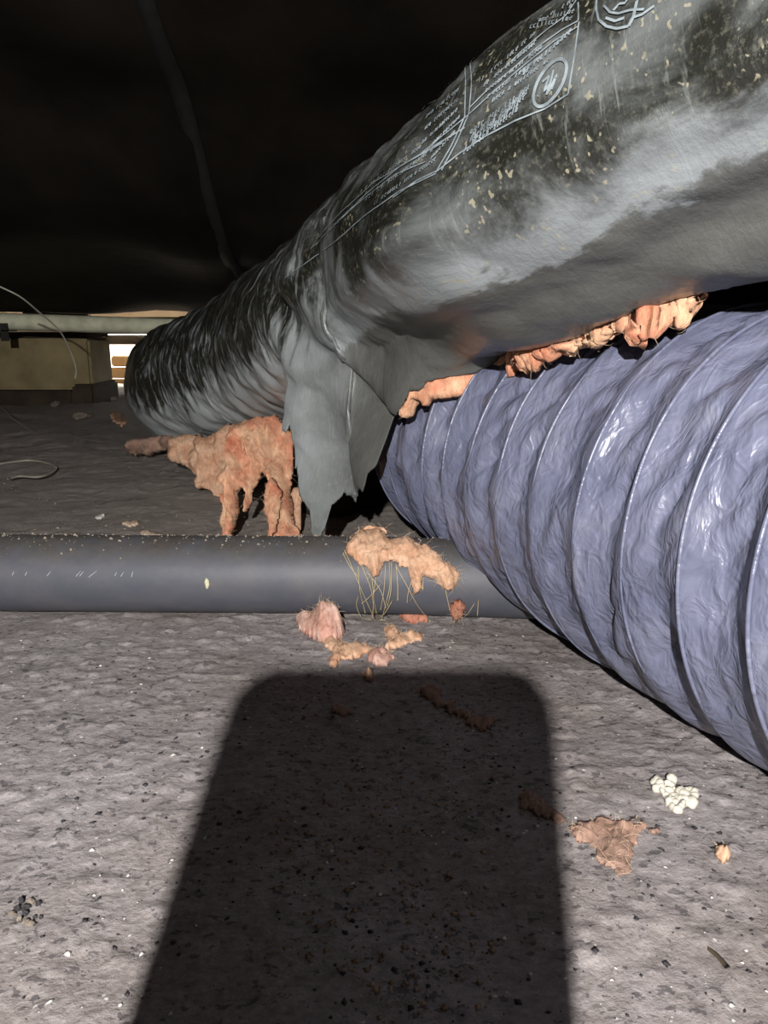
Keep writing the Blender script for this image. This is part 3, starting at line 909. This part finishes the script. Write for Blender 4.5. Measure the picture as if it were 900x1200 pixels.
loose(pad('insulation_tuft', [(836, 1004), (846, 1000), (855, 1008), (854, 1018), (844, 1022), (836, 1014)], ground, 'tan_wool', None, .0032, .05, 1.2, 5, 1.2, 21, .6, .12, 1, 12, .003, .00014),
      'small round orange insulation crumb near the right edge of the soil', 'insulation')
loose(pad('insulation_tuft', [(126, 488), (134, 484), (142, 488), (150, 496), (142, 500), (130, 496)], ground, 'tan_wool', None, .008, .05, 1.5, 5, 2, 22, 1, .12, 1, 10, .006, .0002),
      'small orange insulation crumb beside the far left end of the jacket', 'insulation')
for poly, lab, sd_ in (([(140, 613), (148, 611), (157, 613), (164, 612), (162, 618), (152, 621), (144, 618)], 'curved tan flake on the soil just behind the drain pipe', 23),
                       ([(162, 626), (175, 623), (190, 627), (196, 632), (168, 632)], 'dull tan flake lying against the back of the drain pipe', 24),
                       ([(108, 607), (116, 603), (124, 604), (118, 609)], 'small white flake on the soil behind the drain pipe', 25)):
    loose(pad('flake', poly, ground, 'tan_flake' if sd_ < 25 else 'grit_pale', None, .003, .05, 1.2, 4, 1, sd_, .7, .15), lab, 'flake')
loose(pad('leaf_scrap', [(241, 676), (244, 678), (246, 684), (244, 691), (241, 689), (239, 682)], over_pipe, 'leaf_dry', None, .0012, .1, 1.0, 2, .5, 26, .5, .2), 'tiny pale leaf scrap stuck upright on the front of the drain pipe', 'leaf')
loose(pad('flake', [(385, 834), (395, 827), (408, 829), (414, 836), (402, 840)], ground, 'dusty_wool', None, .003, .05, 1.5, 4, 1, 27, .6, .1), 'flat dull flake in the upper part of the phone shadow', 'flake')
loose(pad('insulation_smear', [(488, 808), (505, 806), (524, 818), (548, 832), (582, 850), (566, 858), (540, 846), (515, 832), (498, 820)], ground, 'dusty_wool', None, .003, .05, 2, 8, 5, 28, 1.2, .07, 1, 20, .006, .00014),
      'dull brown insulation wisp across the top right of the phone shadow', 'insulation')

# white crumb cluster: foam beads stuck together
wc = empty('foam_crumb', tuple(on_floor(790, 942)))
rs = random.Random(5)
import bmesh
bm = bmesh.new()
bmesh.ops.create_icosphere(bm, subdivisions=2, radius=1)
for v in bm.verts: v.co *= 1 + .16 * float(vnoise(v.co.x * 2.1, v.co.y * 2.1, v.co.z * 2.1, 4))
bead = bpy.data.meshes.new('bead'); bm.to_mesh(bead); bm.free(); bead.materials.append(M['white_crumb'])
bead.polygons.foreach_set('use_smooth', np.ones(len(bead.polygons), bool))
for px, py in ((767, 930), (772, 934), (778, 928), (785, 932), (775, 940), (782, 938), (789, 936), (790, 944), (784, 946), (796, 941), (798, 949), (791, 952), (803, 945), (808, 938), (811, 944), (805, 953), (797, 957), (786, 926), (806, 948), (812, 949), (780, 946), (794, 947), (770, 929), (774, 937), (781, 931), (779, 943), (786, 940), (788, 949), (793, 939), (801, 951), (800, 944), (804, 939), (809, 952), (787, 956), (793, 960), (768, 936), (783, 951), (777, 932), (799, 955), (812, 941)):
    b = bpy.data.objects.new('bead', bead); COL.objects.link(b)
    p = on_floor(px, py); sc_ = rs.uniform(.0012, .0022)
    b.location = (p[0], p[1], float(floor_z(p[0], p[1])) + sc_ * rs.uniform(.5, 1.1)); b.scale = (sc_ * rs.uniform(.9, 1.3), sc_ * rs.uniform(.9, 1.3), sc_ * rs.uniform(.7, 1.0)); b.rotation_euler = (rs.random() * 3, rs.random() * 3, rs.random() * 3)
    b.parent = wc; b.matrix_parent_inverse = wc.matrix_basis.inverted()
tag(wc, 'white crumbly foam cluster on the soil beside the grey duct', 'crumb')

def stone_mesh(name, seed, mat):
    bm = bmesh.new(); bmesh.ops.create_icosphere(bm, subdivisions=2, radius=1)
    for v in bm.verts:
        c = v.co; v.co = c * (1 + .45 * float(vnoise(c.x * 1.4, c.y * 1.4, c.z * 1.4 + seed, seed)))
    me = bpy.data.meshes.new(name); bm.to_mesh(me); bm.free(); me.materials.append(M[mat])
    return me
sm = [stone_mesh('dirt_clod', k, 'rubble') for k in range(3)]
for k, (px, py, sz, lab) in enumerate(((131, 470, .016, 'dark clod in the lit gap nearest the timber end'), (143, 468, .012, 'small clod in the lit gap against the jacket'), (28, 462, .020, 'pale clod before the timber sill at the far left edge'),
                                       (98, 492, .018, 'brown clod on the soil below the timber end post'), (66, 478, .013, 'small clod in front of the middle of the timber'))):
    o = bpy.data.objects.new('dirt_clod', sm[k % 3]); COL.objects.link(o)
    p = on_floor(px, py); o.location = (p[0], p[1], float(floor_z(p[0], p[1])) + sz * .25); o.scale = (sz, sz * .8, sz * .5); o.rotation_euler = (0, 0, k * 1.3)
    tag(o, lab, 'clod', 'clods near the far timber')
sg = stone_mesh('gravel_cluster', 8, 'grit_dark')
gc = empty('gravel_cluster', tuple(on_floor(30, 1068)))
for q in range(16):
    mt = stone_mesh('granule', 20 + q % 4, 'grit_dark' if q % 3 else 'rubble') if q < 6 else mt_list[q % 6]
    if q == 0: mt_list = []
    if q < 6: mt_list.append(mt)
    o = bpy.data.objects.new('granule', mt); COL.objects.link(o)
    p = on_floor(30 + rs.uniform(-18, 18), 1069 + rs.uniform(-15, 15)); z = rs.uniform(.0007, .0014)
    o.location = (p[0], p[1], float(floor_z(p[0], p[1])) + z * .4); o.scale = (z, z, z * .8); o.rotation_euler = (rs.random() * 6, rs.random() * 6, 0)
    o.parent = gc; o.matrix_parent_inverse = gc.matrix_basis.inverted()
tag(gc, 'cluster of dark granules on the soil at the lower left', 'gravel')
wire('twig', fl_pts([(792, 1092), (806, 1100), (822, 1112), (838, 1124), (852, 1140)], .0012), .0011, 'dark_timber', 'dark thin twig pressed into the soil at lower right', 'twig', 16)
wire('straw_bit', fl_pts([(789, 1063), (790, 1056), (792, 1050)], .001), .0006, 'straw', 'short pale straw on the soil above the dark twig', 'straw', 6)

# dry grass hanging from the tuft on the pipe
r_ = np.random.default_rng(44)
cm = MB()
for q in range(620):
    x = r_.uniform(-.36, .05); a = R_(90 + r_.normal(8, 26)); sz = .0003 + .0009 * r_.random() ** 3
    if math.sin(a) < .4: continue
    p = pipe_pt(x, a, sz * .3)
    b = np.array([(1, 0, 0), (-.6, .8, 0), (-.5, -.8, .1), (.1, 0, .9), (0, .1, -.7)]) * sz * r_.uniform(.6, 1.4, (5, 1))
    cm.add(b + p, [(0, 1, 3), (1, 2, 3), (2, 0, 3), (1, 0, 4), (2, 1, 4), (0, 2, 4)])
tag(cm.build('settled_dirt', M['rubble'], dp, False), kind='stuff')
dg = empty('dry_grass', tuple(on_floor(440, 722)))
def grass(pts, r=.00021):
    P = []
    for k, (px, py) in enumerate(pts):
        p, n = over_pipe(px, py); 
        g = on_floor(px, py)
        if g[1] < p[1]: p, n = g, np.array([0, 0, 1.0])
        P.append(p + n * (.0022 + .001 * math.sin(k * 2 + px)))
    m = MB(); m.tube(spline(P, 18), r, 5); m.build('strand', M['straw'], dg)
for pts in ([(404, 648), (414, 668), (424, 690), (436, 714), (440, 722)], [(420, 664), (422, 690), (428, 716)], [(424, 664), (434, 686), (438, 708), (437, 720)], [(436, 676), (438, 700), (436, 718)], [(441, 676), (438, 696), (441, 716)],
            [(456, 660), (457, 684), (452, 706), (447, 722)], [(459, 660), (458, 690), (454, 708)], [(452, 662), (450, 690), (446, 712)], [(464, 664), (476, 684), (489, 706), (505, 724)], [(464, 662), (466, 684), (466, 702)], [(482, 680), (478, 694), (477, 704)],
            [(420, 696), (418, 708), (424, 718), (434, 722)], [(446, 684), (434, 696), (424, 704)], [(496, 676), (495, 690)], [(521, 686), (524, 700), (527, 712)], [(556, 704), (548, 716), (543, 728)], [(560, 700), (559, 716)],
            [(460, 700), (452, 712), (444, 720), (452, 724)], [(402, 650), (410, 664), (420, 676)], [(430, 670), (446, 690), (452, 710)]):
    grass(pts)
tag(dg, 'dry straw strands hanging over the drain pipe below the orange tuft', 'straw')

# fine grit on the soil: uncountable
def grit(name, n, seed, mat, lo, hi, label, cat, yr=(.12, .62), xw=.62):
    r = np.random.default_rng(seed)
    V, F = [], []
    base = np.array([(1, 0, 0), (-1, 0, 0), (0, 1, 0), (0, -1, 0), (0, 0, .7), (0, 0, -.7)])
    tri = np.array([(0, 2, 4), (2, 1, 4), (1, 3, 4), (3, 0, 4), (2, 0, 5), (1, 2, 5), (3, 1, 5), (0, 3, 5)])
    k = 0
    while k < n:
        y = yr[0] + (yr[1] - yr[0]) * r.random() ** .9; x = r.uniform(-xw, xw) * y
        if float(fbm(x * 22, y * 22, 0, 77, 2)) < r.uniform(-.9, .5): continue
        if abs(y - .465) < .03: continue
        s_ = lo + (hi - lo) * r.random() ** 3
        b = base * s_ * r.uniform(.5, 1.4, (6, 1)) * [1.3, 1, .6]
        a = r.random() * 6.3; ca_, sa_ = math.cos(a), math.sin(a)
        b = b @ np.array([[ca_, sa_, 0], [-sa_, ca_, 0], [0, 0, 1]])
        V.append(b + [x, y, 0]); F.append(tri + 6 * k); k += 1
    V = np.concatenate(V)
    c = V.reshape(-1, 6, 3)[:, 0, :2]
    V = V.reshape(-1, 6, 3); V[..., 2] += floor_z(V[..., 0].mean(1), V[..., 1].mean(1))[:, None] + .0002
    o = quads(name, V.reshape(-1, 3), np.concatenate(F), M[mat], None, False)
    return tag(o, label, cat, None, 'stuff')
grit('dark_grit', 1700, 1, 'grit_dark', .0003, .0012, 'scattered dark grit and chips over the packed soil', 'grit')
grit('pale_grit', 420, 2, 'grit_pale', .0003, .0011, 'scattered pale sparkling grit over the packed soil', 'grit')
grit('soil_crumbs', 1200, 4, 'rubble', .0006, .0026, 'loose brown soil crumbs behind the drain pipe', 'soil', (.5, 1.35))

grit('fibre_litter', 900, 9, 'litter_brown', .0003, .0012, 'thin brown fibre litter on the soil within the phone shadow', 'litter', (.165, .37), .17)

# ------------------------------------------------------------------ the phone that takes the picture (its shadow falls on the soil)
ph_ = empty('smartphone', (0, 0, 0))
def rrect(x0, x1, y0, y1, r, seg=8):
    P = []
    for cx_, cy_, a0 in ((x1 - r, y1 - r, 0), (x0 + r, y1 - r, 90), (x0 + r, y0 + r, 180), (x1 - r, y0 + r, 270)):
        for k in range(seg + 1):
            a = R_(a0 + 90 * k / seg); P.append((cx_ + r * math.cos(a), cy_ + r * math.sin(a)))
    return P
def slab(name, x0, x1, y0, y1, r, z0, z1, mat):
    P = rrect(x0, x1, y0, y1, r); Pi = rrect(x0 + .001, x1 - .001, y0 + .001, y1 - .001, r - .001); n = len(P)
    V = [(x, y, z0) for x, y in Pi] + [(x, y, z0 + .001) for x, y in P] + [(x, y, z1 - .001) for x, y in P] + [(x, y, z1) for x, y in Pi]
    F = [tuple(range(n))[::-1], tuple(range(3 * n, 4 * n))]
    for k in range(3):
        for i in range(n): F.append((k * n + i, k * n + (i + 1) % n, (k + 1) * n + (i + 1) % n, (k + 1) * n + i))
    W = [EYE + rt * x - dn * y - fw * z for x, y, z in V]
    return mesh(name, W, F, M[mat], ph_, False)
slab('phone_body', -.0612, .0128, -.146, .0073, .0105, .004, .012, 'phone_body')
slab('screen', -.0598, .0114, -.1446, .0059, .0095, .012, .0145, 'phone_glass')
tag(ph_, 'black smartphone held upright above the soil, casting the rounded shadow', 'phone')
